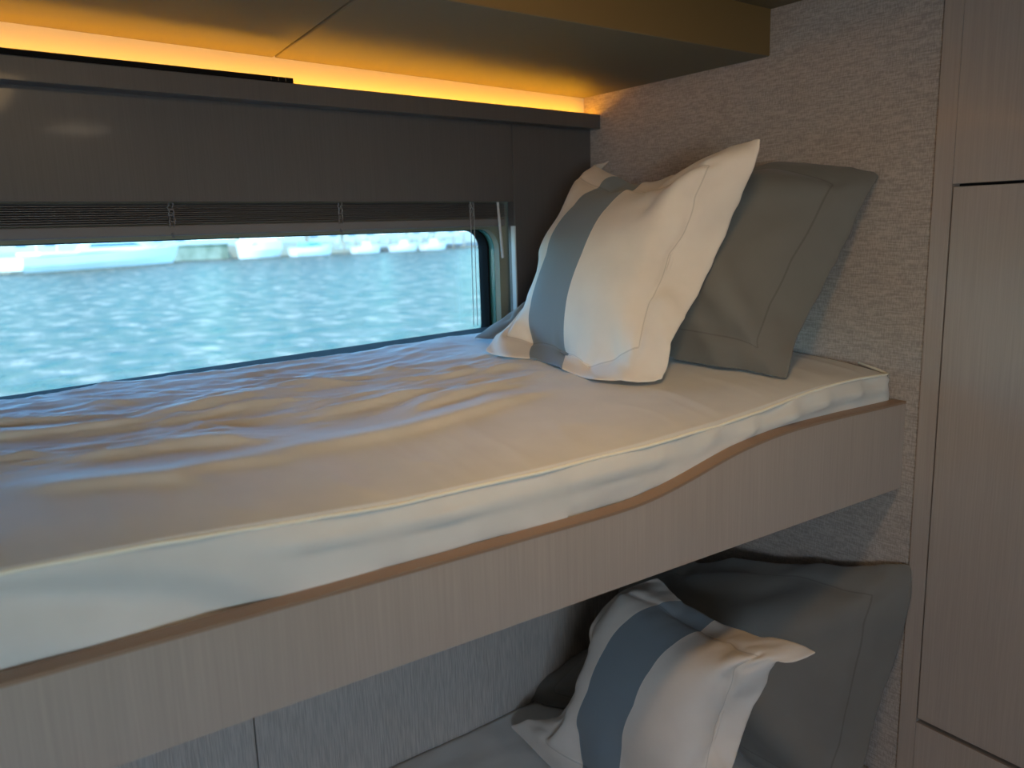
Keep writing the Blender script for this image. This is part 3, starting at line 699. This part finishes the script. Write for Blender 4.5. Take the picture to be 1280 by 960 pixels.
# one cushion of each kind is blown up flat, then set in its pose: corners first, then where its edges, seams and band lie
cw = canon(.46, .46, .052, .0088, 60, 5)
cg = canon(.66, .46, .055, .0135, 62, 3)
POSES = dict(
 sham_up=([(0.9, 1.43, 1.236), (1.09, 0.815, 1.205), (1.289, 0.8, 1.51), (1.285, 1.42, 1.53)],
  {(1.000, 1.000): (1.2966, 0.8050, 1.5142), (1.000, 0.850): (1.2686, 0.8085, 1.4848), (1.000, 0.700): (1.2550, 0.8239, 1.4221), (1.000, 0.570): (1.2293, 0.8339, 1.3719), (1.000, 0.450): (1.2005, 0.8375, 1.3285), (1.000, 0.300): (1.1558, 0.8369, 1.2807), (1.000, 0.150): (1.1101, 0.8245, 1.2445), (1.000, 0.000): (1.0760, 0.8090, 1.1989), (0.917, 0.880): (1.2428, 0.8615, 1.5018), (0.917, 0.700): (1.2065, 0.8639, 1.4462), (0.917, 0.500): (1.1608, 0.8743, 1.3824), (0.917, 0.300): (1.1113, 0.8747, 1.3160), (0.917, 0.130): (1.0688, 0.8706, 1.2547), (0.920, 1.000): (1.2914, 0.8598, 1.5362), (0.820, 1.000): (1.2863, 0.9303, 1.5456), (0.720, 1.000): (1.2763, 0.9991, 1.5480), (0.620, 1.000): (1.2745, 1.0706, 1.5432), (0.900, 0.000): (1.0711, 0.8470, 1.2047), (0.800, 0.000): (1.0631, 0.8923, 1.2080), (0.700, 0.000): (1.0430, 0.9417, 1.2097), (0.600, 0.000): (1.0276, 1.0023, 1.2126), (0.000, 0.000): (0.8503, 1.3782, 1.2345)}),
 band_up=([(0.83, 1.35, 1.226), (0.915, 0.92, 1.208), (1.06, 0.855, 1.578), (1.18, 1.33, 1.583)],
  {(0.270, 0.750): (0.9944, 1.2337, 1.4844), (0.270, 0.500): (0.9243, 1.2308, 1.4029), (0.270, 0.270): (0.8797, 1.2239, 1.3064), (0.270, 0.850): (1.0394, 1.2356, 1.5137), (0.490, 0.750): (0.9766, 1.1246, 1.4765), (0.490, 0.500): (0.9150, 1.1197, 1.3999), (0.490, 0.270): (0.8828, 1.1259, 1.3163), (0.490, 0.850): (1.0273, 1.1262, 1.5122), (0.680, 0.500): (0.9315, 1.0181, 1.3911), (0.680, 0.750): (0.9778, 1.0159, 1.4714), (0.680, 0.270): (0.8938, 1.0315, 1.3144), (0.887, 0.900): (1.0213, 0.9316, 1.5447), (0.887, 0.750): (1.0055, 0.9465, 1.4887), (0.887, 0.500): (0.9777, 0.9732, 1.4024), (0.887, 0.270): (0.9333, 0.9731, 1.3291), (0.887, 0.130): (0.9081, 0.9651, 1.2661), (1.000, 1.000): (1.0580, 0.8532, 1.5721), (1.000, 0.870): (1.0529, 0.8643, 1.5256), (1.000, 0.750): (1.0545, 0.8891, 1.4784), (1.000, 0.620): (1.0486, 0.9135, 1.4228), (1.000, 0.500): (1.0343, 0.9266, 1.3773), (1.000, 0.380): (1.0071, 0.9301, 1.3337), (1.000, 0.270): (0.9737, 0.9275, 1.2978), (1.000, 0.150): (0.9333, 0.9262, 1.2608), (0.887, 1.000): (1.0665, 0.9210, 1.5670), (0.800, 1.000): (1.0563, 0.9738, 1.5463), (0.650, 1.000): (1.0656, 1.0520, 1.5339), (0.500, 1.000): (1.0816, 1.1384, 1.5258), (0.300, 1.000): (1.1230, 1.2333, 1.5348), (0.120, 1.000): (1.1082, 1.3165, 1.5682), (0.000, 1.000): (1.1866, 1.3373, 1.5823), (0.113, 0.870): (1.0619, 1.3162, 1.5396), (0.113, 0.600): (0.9486, 1.3021, 1.3937), (0.270, 0.113): (0.8852, 1.2220, 1.2337), (0.490, 0.113): (0.8873, 1.1365, 1.2263), (0.650, 0.113): (0.8829, 1.0636, 1.2060), (0.770, 0.113): (0.8950, 1.0121, 1.2271), (1.000, 0.000): (0.9241, 0.9343, 1.2016), (0.800, 0.000): (0.8608, 0.9511, 1.2089), (0.660, 0.000): (0.8251, 0.9843, 1.2142), (0.480, 0.000): (0.8223, 1.0668, 1.2212), (0.280, 0.000): (0.8326, 1.1621, 1.2269), (0.150, 0.000): (0.7943, 1.1632, 1.2297), (0.000, 0.000): (0.7884, 1.2410, 1.2333)}),
 sham_low=([(0.95, 1.3, 0.462), (1.2, 0.715, 0.456), (1.291, 0.708, 0.866), (1.22, 1.27, 0.8)],
  {(1.000, 1.000): (1.2980, 0.7128, 0.8647), (1.000, 0.900): (1.2917, 0.7034, 0.8174), (1.000, 0.770): (1.2958, 0.7127, 0.7447), (1.000, 0.640): (1.2881, 0.7227, 0.6718), (1.000, 0.480): (1.2638, 0.7336, 0.5969), (1.000, 0.350): (1.2440, 0.7349, 0.5432), (1.000, 0.220): (1.2139, 0.7302, 0.4991), (0.917, 0.880): (1.2519, 0.7544, 0.8044), (0.917, 0.780): (1.2309, 0.7564, 0.7549), (0.917, 0.620): (1.2210, 0.7582, 0.6792), (0.917, 0.460): (1.2038, 0.7598, 0.6006), (0.917, 0.320): (1.1865, 0.7575, 0.5360), (0.900, 1.000): (1.2807, 0.7705, 0.8471), (0.800, 1.000): (1.2690, 0.8360, 0.8298), (0.700, 1.000): (1.2619, 0.9068, 0.8096), (0.600, 1.000): (1.2433, 0.9747, 0.7985), (0.500, 1.000): (1.2242, 1.0414, 0.7933), (0.800, 0.880): (1.2379, 0.8184, 0.8046), (0.700, 0.880): (1.2310, 0.8872, 0.8040), (0.000, 0.000): (0.9181, 1.3206, 0.4590), (0.000, 0.350): (1.0247, 1.3042, 0.5269), (0.050, 0.600): (1.0837, 1.2526, 0.5670)}),
 band_low=([(0.8, 1.16, 0.46), (0.87, 0.72, 0.46), (0.95, 0.66, 0.828), (1.0, 1.015, 0.812)],
  {(0.000, 1.000): (1.0084, 1.0177, 0.8124), (0.120, 1.000): (0.9930, 0.9782, 0.8047), (0.270, 1.000): (0.9849, 0.9433, 0.8050), (0.490, 1.000): (0.9831, 0.8708, 0.7999), (0.620, 1.000): (0.9787, 0.8165, 0.8061), (0.750, 1.000): (0.9695, 0.7619, 0.8140), (0.880, 1.000): (0.9626, 0.7074, 0.8365), (1.000, 1.000): (0.9595, 0.6562, 0.8405), (1.000, 0.920): (0.9361, 0.6798, 0.8194), (1.000, 0.860): (0.9227, 0.7002, 0.8250), (0.270, 0.880): (0.9425, 0.9549, 0.8087), (0.270, 0.750): (0.8836, 0.9692, 0.7888), (0.270, 0.600): (0.8494, 0.9882, 0.7419), (0.270, 0.400): (0.8242, 1.0062, 0.6634), (0.270, 0.200): (0.8194, 1.0240, 0.5796), (0.490, 0.880): (0.9506, 0.8654, 0.7923), (0.490, 0.750): (0.8875, 0.8735, 0.7813), (0.490, 0.600): (0.8532, 0.8855, 0.7472), (0.490, 0.400): (0.8331, 0.9033, 0.6825), (0.490, 0.200): (0.8331, 0.9308, 0.6042), (0.680, 0.880): (0.9381, 0.7914, 0.8064), (0.887, 0.880): (0.9212, 0.7259, 0.8180), (0.887, 0.800): (0.8888, 0.7517, 0.7931), (0.887, 0.600): (0.8957, 0.7683, 0.7206), (0.887, 0.400): (0.8880, 0.7794, 0.6636), (0.887, 0.200): (0.8667, 0.7801, 0.6104), (0.700, 0.700): (0.8707, 0.7948, 0.7798), (0.700, 0.400): (0.8440, 0.8178, 0.6883), (1.000, 0.800): (0.9284, 0.7108, 0.7979), (1.000, 0.720): (0.9406, 0.7223, 0.7661), (1.000, 0.600): (0.9334, 0.7448, 0.7193), (1.000, 0.450): (0.9225, 0.7569, 0.6575), (1.000, 0.300): (0.9000, 0.7586, 0.6152), (0.113, 0.880): (0.9187, 1.0284, 0.8109), (0.113, 0.720): (0.8672, 1.0495, 0.7466), (0.113, 0.500): (0.8333, 1.0597, 0.6453), (0.113, 0.300): (0.8135, 1.0790, 0.5561), (0.000, 0.000): (0.8296, 1.2613, 0.4590), (0.120, 0.000): (0.8182, 1.1327, 0.4590), (0.270, 0.000): (0.7992, 1.0088, 0.4590), (0.270, 0.113): (0.8275, 1.0268, 0.5023), (0.490, 0.113): (0.8235, 0.9393, 0.4860), (0.800, 0.113): (0.8418, 0.8053, 0.5080), (0.490, 0.000): (0.7989, 0.9118, 0.4590)}))
def posed(c, key, floor, xm=None):
    cor, pts = POSES[key]
    return warp(pose(c, *cor), pts, .01, floor, xm)
g1 = posed(cg, 'sham_up', ztop, wallx); g2 = posed(cw, 'band_up', ztop)
g3 = posed(cg, 'sham_low', zlow, wallx); g4 = posed(cw, 'band_low', zlow)
dent(g1, g2); dent(g3, g4)
for R_, mt_, lab in ((g1, 'grey', 'slate grey pillow sham leaning on the woven head wall of the upper bunk'),
                     (g2, 'stripe', 'cream pillow with a slate band against the grey sham on the upper bunk'),
                     (g3, 'grey', 'slate grey pillow sham with stitched flange leaning in the lower bunk'),
                     (g4, 'stripe', 'cream pillow with a slate band and flopped corner in the lower bunk')):
    tag(pillow_mesh('pillow', R_, M[mt_], None), lab, 'pillow')

# ------------------------------------------------------------------ ceiling lamps in the aisle
for k, (x, y) in enumerate(((.50, .42), (1.05, -.25))):
    lp = empty('ceiling_lamp', (x, y, 1.822), ('round recessed ceiling lamp over the aisle near the bunks' if k == 0 else 'round recessed ceiling lamp over the aisle near the wardrobe'), 'lamp')
    mb = MB(); circ = [(math.cos(a) * .05, math.sin(a) * .05) for a in np.linspace(0, 2 * math.pi, 33)[:-1]]
    co = [(a * 1.25, b * 1.25) for a, b in circ]
    mb.ring(circ, co, lambda a, b: (x + a, y + b, 1.816), lambda a, b: (x + a, y + b, 1.8225)); mb.build('bezel', M['metal'], lp, bevel=.001)

# ------------------------------------------------------------------ outside: water, quay, boats
ZS = -1.25
wm = mat('sea_water', srgb(70, 150, 175), .25, .03); wm.node_tree.nodes['Principled BSDF'].inputs['IOR'].default_value = 1.33
v = coords(wm, (1, 1, 1), src='Object')
n1 = noise_tex(wm, coords(wm, (1.5, 1.0, 1), (0, 0, .2)), 1.0, 6, .6)
n2 = noise_tex(wm, coords(wm, (.12, .22, 1), (0, 0, .25)), 1.0, 3, .5)
ad = N(wm, 'ShaderNodeMath', operation='MULTIPLY_ADD'); ad.inputs[1].default_value = 1.6; L(wm, n2, ad.inputs[0]); L(wm, n1, ad.inputs[2])
bump(wm, ad.outputs[0], 1.0, .28)
L(wm, ramp(wm, n1, [(.36, srgb(50, 62, 48)), (.47, srgb(84, 75, 56)), (.56, srgb(102, 85, 66)), (.64, srgb(152, 122, 98))]), bsdf(wm).inputs['Base Color'])
nd = wm.node_tree.nodes; pb = nd['Principled BSDF']
df = N(wm, 'ShaderNodeBsdfDiffuse'); gs = N(wm, 'ShaderNodeBsdfGlossy'); gs.inputs['Roughness'].default_value = .18; gs.inputs[0].default_value = (.85, .9, .75, 1)
L(wm, pb.inputs['Base Color'].links[0].from_socket, df.inputs[0]); nrm_ = pb.inputs['Normal'].links[0].from_socket
L(wm, nrm_, gs.inputs['Normal']); L(wm, nrm_, df.inputs['Normal'])
ms = N(wm, 'ShaderNodeMixShader'); ms.inputs[0].default_value = .13; L(wm, df.outputs[0], ms.inputs[1]); L(wm, gs.outputs[0], ms.inputs[2])
L(wm, ms.outputs[0], nd['Material Output'].inputs[0]); nd.remove(pb)
sea = MB().add([(-400, 1.9, ZS), (600, 1.9, ZS), (600, 700, ZS), (-400, 700, ZS)], [(0, 1, 2, 3)]).build('sea', wm)
tag(sea, kind='structure')
mwhite = mat('gelcoat', (.74, .66, .60, 1), .3); mglass = mat('boat_glass', srgb(70, 105, 130), .1)
mstone = mat('quay_stone', srgb(178, 178, 150), .9); mrock = mat('pale_rock', srgb(160, 150, 136), .9)
nq = noise_tex(mstone, coords(mstone, (.5, .5, .25)), 1.0, 4, .6); L(mstone, ramp(mstone, nq, [(.35, srgb(96, 100, 76)), (.65, srgb(150, 147, 122))]), bsdf(mstone).inputs['Base Color'])
mgrass = mat('bank_grass', srgb(120, 140, 80), .9); mleaf = mat('foliage', srgb(78, 100, 48), .8); mtan = mat('roof_tile', srgb(168, 128, 92), .8)
mhouse = mat('house_render', srgb(178, 172, 158), .8); mwoodp = mat('piling_wood', srgb(150, 130, 105), .9)
mtyre = mat('tyre_rubber', (.02, .02, .022, 1), .7); mblue = mat('blue_canvas', srgb(70, 110, 160), .7); msand = mat('sand', srgb(160, 148, 122), .9)

tag(MB().add([(-60, 108, ZS + .0), (23, 104, ZS), (29.4, 104.2, ZS), (60, 105.6, ZS), (90, 112, ZS), (400, 160, ZS), (400, 400, ZS), (-60, 400, ZS),
              (-60, 108, .1), (23, 104, .25), (29.4, 104.2, .3), (60, 105.6, -.3), (90, 112, -.5), (400, 160, -.4), (400, 400, .4), (-60, 400, .4)],
             [(8, 9, 10, 11, 12, 13, 14, 15)] + [(i, (i + 1) % 8, 8 + (i + 1) % 8, 8 + i) for i in range(8)]).build('ground', msand), kind='structure')
q = MB().box((21.5, 102.2, ZS - .2), (28.9, 103.3, .42)).box((21.5, 102.0, .42), (28.9, 103.5, .55)).build('quay_wall', mstone, bevel=.03)
tag(q, 'mossy stone quay wall between the big motor yacht and the white boat', 'quay wall')

def hull(name, p0, p1, beam, zb, zs, mats, parent, n=24, zw=ZS):
    """lofted hull from stern p0 to bow p1; zb/zs deck heights at bow/stern"""
    p0, p1 = Vector(p0), Vector(p1); ax = (p1 - p0); ln = ax.length; ax.normalize(); sd_ = Vector((-ax.y, ax.x, 0))
    vs = []; fs = []; m = 9
    for i in range(n + 1):
        t = i / n
        wd_ = beam / 2 * (1 - max(0, (t - .45) / .55) ** 2.2) * (.9 + .1 * min(1, t * 4))
        zt = zs + (zb - zs) * (t ** 1.8)
        rake = ln * .07 * max(0, (t - .6) / .4) ** 2
        for j in range(m):
            a = j / (m - 1) * 2 - 1; s = abs(a)
            prof = [(0, 0), (.45, .08), (.78, .22), (.95, .6), (1.0, 1.0)]
            k = s * 4; k0 = min(3, int(k)); f_ = k - k0
            yy = prof[k0][0] + (prof[k0 + 1][0] - prof[k0][0]) * f_; zz = prof[k0][1] + (prof[k0 + 1][1] - prof[k0][1]) * f_
            z = (zw - .5) + (zt - zw + .5) * zz
            fl_ = 1 if zz > .3 else .92
            pos = p0 + ax * (ln * t * (.93) + rake * zz) + sd_ * (wd_ * yy * math.copysign(1, a) * fl_)
            vs.append((pos.x, pos.y, z))
    for i in range(n):
        for j in range(m - 1): fs.append((i * m + j, i * m + j + 1, (i + 1) * m + j + 1, (i + 1) * m + j))
        fs.append((i * m, (i + 1) * m, (i + 1) * m + m - 1, i * m + m - 1))
    fs.append(tuple(range(m)))
    return MB().add(vs, fs).build('hull', mats, parent, smooth=False)
def yacht(name, p0, p1, beam, zb, zs, label, houses, hullmat=None, group=None):
    r = empty(name, ((p0[0] + p1[0]) / 2, (p0[1] + p1[1]) / 2, ZS), label, 'boat', group)
    hull(name, p0, p1, beam, zb, zs, hullmat or mwhite, r)
    a, b = Vector(p0), Vector(p1); ax = (b - a); ln = ax.length; ax.normalize(); sd_ = Vector((-ax.y, ax.x, 0))
    T = lambda u, v, z: a + ax * (u * ln) + sd_ * v + Vector((0, 0, z))
    for (u0, u1, hw, z0, z1, rk, kind) in houses:
        mb = MB()
        pl = [(u0, z0), (u1, z0), (u1 - rk, z1), (u0 + rk * .3, z1)]
        mb.prism(pl, lambda u, z: T(u, -hw, z), lambda u, z: T(u, hw, z))
        mb.build(kind, mglass if kind in ('windscreen', 'side_window') else mwhite, r, bevel=.04)
    return r, T
y1, T = yacht('motor_yacht', (4.9, 85.5, 0), (22.2, 97.5, 0), 4.6, .62, .05,
      'large white motor yacht moored at the left beyond the water',
      [(.30, .78, 1.5, .3, 1.25, .12, 'deckhouse'), (.36, .68, 1.52, .75, 1.1, .05, 'side_window'), (.36, .62, 1.2, 1.25, 2.1, .05, 'flybridge'), (.1, .30, 1.5, .2, .5, .02, 'cockpit')])
for v_ in (-1.3, 1.3):
    for u_ in (.20, .33): MB().tube([T(u_, v_, .3), T(u_, v_, 2.9)], .06, 8).build('mast_pole', mwhite, y1)
MB().box((.16, -1.6, 2.9), (.40, 1.6, 3.0), T=T).build('hardtop', mwhite, y1)
MB().tube([T(.75, -1.9, .5), T(.9, -1.1, 1.1), T(1.0, 0, 1.2), T(.9, 1.1, 1.1), T(.75, 1.9, .5)], .04, 6).build('bow_rail', M['metal'], y1)
MB().box((-.06, -1.9, ZS + .05), (.0, 1.9, ZS + .25), T=T).build('swim_platform', mwoodp, y1)
y2, T = yacht('covered_boat', (34.0, 101.4, 0), (28.9, 98.9, 0), 3.8, .5, .7, 'white boat under a pale arched cover right of the quay wall', [(.05, .8, 1.5, .5, 1.3, .22, 'cover')])
MB().box((.1, -1.6, .45), (.7, 1.6, .6), T=T).build('coaming', mwhite, y2)
y3, T = yacht('cabin_cruiser', (35.6, 98.6, 0), (41.0, 99.6, 0), 2.4, .0, -.25, 'small cruiser with a white deck beside the covered boat', [(.2, .7, .9, -.2, .35, .12, 'deckhouse'), (.3, .6, .92, -.02, .2, .05, 'side_window')])
dg = mat('dinghy_hull_blue', srgb(120, 160, 200), .3); y3.children[0].data.materials[0] = dg
rs = random.Random(9)
spots = [(43.6, 98.6), (49.1, 98.9), (53.8, 99.2)]
labs = ['small white open boat nearest the cruiser on the quay', 'small white open boat in the middle of the quay row', 'small white open boat at the right end of the quay row']
for k, (x, y) in enumerate(spots):
    r, T = yacht('open_boat', (x, y, 0), (x + 3.9, y + .5, 0), 1.9, -.25, -.45, labs[k], [(.35, .6, .5, -.5, .2, .08, 'console'), (.3, .62, .7, .75, .83, .0, 'canopy')], group='small boats along the far quay')
    for u_ in (.33, .58): MB().tube([T(u_, 0, .1), T(u_, 0, .78)], .04, 6).build('canopy_post', M['metal'], r)
# pier with tyres
pr_ = empty('pier', (58, 101, ZS), 'low pale pier with piles beyond the small boats', 'pier')
MB().box((43, 101.6, -.62), (62, 103.2, -.42)).build('deck', mhouse, pr_, bevel=.03)
for k in range(12):
    x = 43.5 + 1.65 * k
    MB().tube([(x, 101.5, ZS - .5), (x, 101.5, .3 + .25 * (k % 3))], .13, 8).build('pile', mwoodp, pr_)
tm = MB(); R1, R2 = .27, .11; tv = []; tf = []
for i in range(16):
    for j in range(8):
        a, b = 2 * math.pi * i / 16, 2 * math.pi * j / 8
        tv.append(((R1 + R2 * math.cos(b)) * math.cos(a), R2 * math.sin(b), (R1 + R2 * math.cos(b)) * math.sin(a)))
        tf.append((i * 8 + j, ((i + 1) % 16) * 8 + j, ((i + 1) % 16) * 8 + (j + 1) % 8, i * 8 + (j + 1) % 8))
t0 = tm.add(tv, tf).build('tyre_fender', mtyre, smooth=True)
for k, x in enumerate([46.6, 47.5, 48.3, 49.1, 50.0, 55.0, 56.2, 57.3, 58.1, 59.0, 60.2]):
    o = t0 if k == 0 else t0.copy()
    if k: COL.objects.link(o)
    o.location = (x, 99.0 + .05 * x - 2.35 if x < 51 else 100.9, -1.0)
    o.location.y = 101.18
    od = ['leftmost', 'second from left', 'third from left', 'fourth from left', 'fifth from left', 'sixth from left']
    if x < 51: tag(o, 'black tyre fender, %s in the tight cluster on the pier' % od[k], 'tyre', 'tyre fenders on the left half of the pier')
    else: tag(o, 'black tyre fender, %s in the spaced row on the pier' % od[k - 5], 'tyre', 'tyre fenders on the right half of the pier')
# jetty on the right with sandy bank
jt = MB().box((60.5, 103.8, -.95), (100, 105.2, -.72)).build('jetty', mat('dark_jetty', srgb(60, 75, 95), .8), bevel=.02)
tag(jt, 'long low dark jetty in front of the sandy bank near the window corner', 'jetty')
# rocks
for k in range(8):
    bm = bmesh.new(); bmesh.ops.create_icosphere(bm, subdivisions=2, radius=1)
    sc = Vector((rs.uniform(.5, 1.1), rs.uniform(.4, .8), rs.uniform(.3, .7)))
    for v_ in bm.verts: v_.co = Vector([c * s for c, s in zip(v_.co, sc)]) * (1 + .25 * noise.noise(v_.co * 1.7 + Vector((k, 0, 0))))
    me = bpy.data.meshes.new('rock'); bm.to_mesh(me); bm.free(); me.materials.append(mrock)
    o = bpy.data.objects.new('rock', me); COL.objects.link(o); o.location = (42 + k * 2.6, 106.6 + rs.uniform(-.3, .4), -.15)
    tag(o, 'pale rock on the bank behind the pier, %s of the row' % ['leftmost', 'second from left', 'third from left', 'fourth from left', 'fifth from left', 'sixth from left', 'second from right', 'rightmost'][k], 'rock', 'rocks on the far bank')
# houses
def house(x, y, wd_, dp, h, lab, roofm, rot=0):
    r = empty('house', (x, y, .2), lab, 'house')
    MB().box((x - wd_ / 2, y, 0), (x + wd_ / 2, y + dp, h)).build('wall', mhouse, r)
    MB().add([(x - wd_ / 2 - .4, y - .5, h), (x + wd_ / 2 + .4, y - .5, h), (x + wd_ / 2 + .4, y + dp + .5, h), (x - wd_ / 2 - .4, y + dp + .5, h), (x - wd_ / 2 + 1.5, y + dp / 2, h + 1.8), (x + wd_ / 2 - 1.5, y + dp / 2, h + 1.8)],
             [(0, 1, 5, 4), (1, 2, 5), (2, 3, 4, 5), (3, 0, 4), (3, 2, 1, 0)]).build('roof', roofm, r)
    nwin = max(2, int(wd_ / 3))
    for k in range(nwin):
        cx = x - wd_ / 2 + wd_ * (k + .5) / nwin
        MB().box((cx - .6, y - .06, .9), (cx + .6, y - .01, 2.1)).build('window', mglass, r)
house(7, 120, 13, 8, 2.1, 'pale waterfront house with a tan roof behind the motor yacht', mtan)
house(24, 124, 12, 8, 2.6, 'pale waterfront house with a grey roof behind the quay wall', mat('roof_grey', srgb(150, 150, 150), .8))
house(50, 117, 12, 8, 2.4, 'pale waterfront house with a terracotta roof behind the pier', mat('roof_terracotta', srgb(200, 140, 100), .8))
house(70, 125, 10, 8, 2.4, 'pale waterfront house farthest right behind the jetty', mtan)
# trees
def tree(x, y, h, r_, lab, seed):
    rr = random.Random(seed); t = empty('tree', (x, y, .2), lab, 'tree', 'trees on the far shore')
    MB().tube([(x, y, 0), (x + .1, y, h * .4), (x, y, h * .8)], [.25, .18, .08], 8).build('trunk', mwoodp, t)
    mb = MB()
    for k in range(420):
        d = Vector((rr.gauss(0, 1), rr.gauss(0, 1), rr.gauss(0, 1))).normalized() * rr.uniform(.55, 1)
        c = Vector((x, y, h * .68)) + Vector((d.x * r_, d.y * r_, d.z * h * .36))
        a = Vector((rr.uniform(-1, 1), rr.uniform(-1, 1), rr.uniform(-.4, .4))).normalized() * .35; b = a.cross(d).normalized() * .22
        mb.add([c - a, c - b, c + a, c + b], [(0, 1, 2, 3)])
    mb.build('crown', mleaf, t)
tl_ = [(14, 113, 5, 2.2), (33, 112, 5.5, 2.6), (37.5, 110, 4.2, 2.0), (42.5, 112, 5.2, 2.4), (46, 108, 3.6, 1.6), (57, 110, 4.8, 2.2), (62, 112, 4, 2.0), (66, 118, 5, 2.5), (80, 122, 5.5, 3), (90, 126, 6, 3)]
tlab = ['leafy tree right behind the motor yacht, in front of the tan roofed house', 'leafy tree just right of the quay wall, above the covered boat', 'small leafy tree above the white cruiser',
        'leafy tree at the left end of the pier, right of the cruiser', 'lowest bushy tree behind the tight cluster of tyres', 'leafy tree behind the middle of the pier', 'small leafy tree at the right end of the pier',
        'leafy tree left of the farthest right house', 'wide leafy tree right of the farthest right house', 'wide leafy tree farthest right on the shore behind the jetty']
for k, (x, y, h, r_) in enumerate(tl_):
    tree(x, y, h, r_, tlab[k], 20 + k)
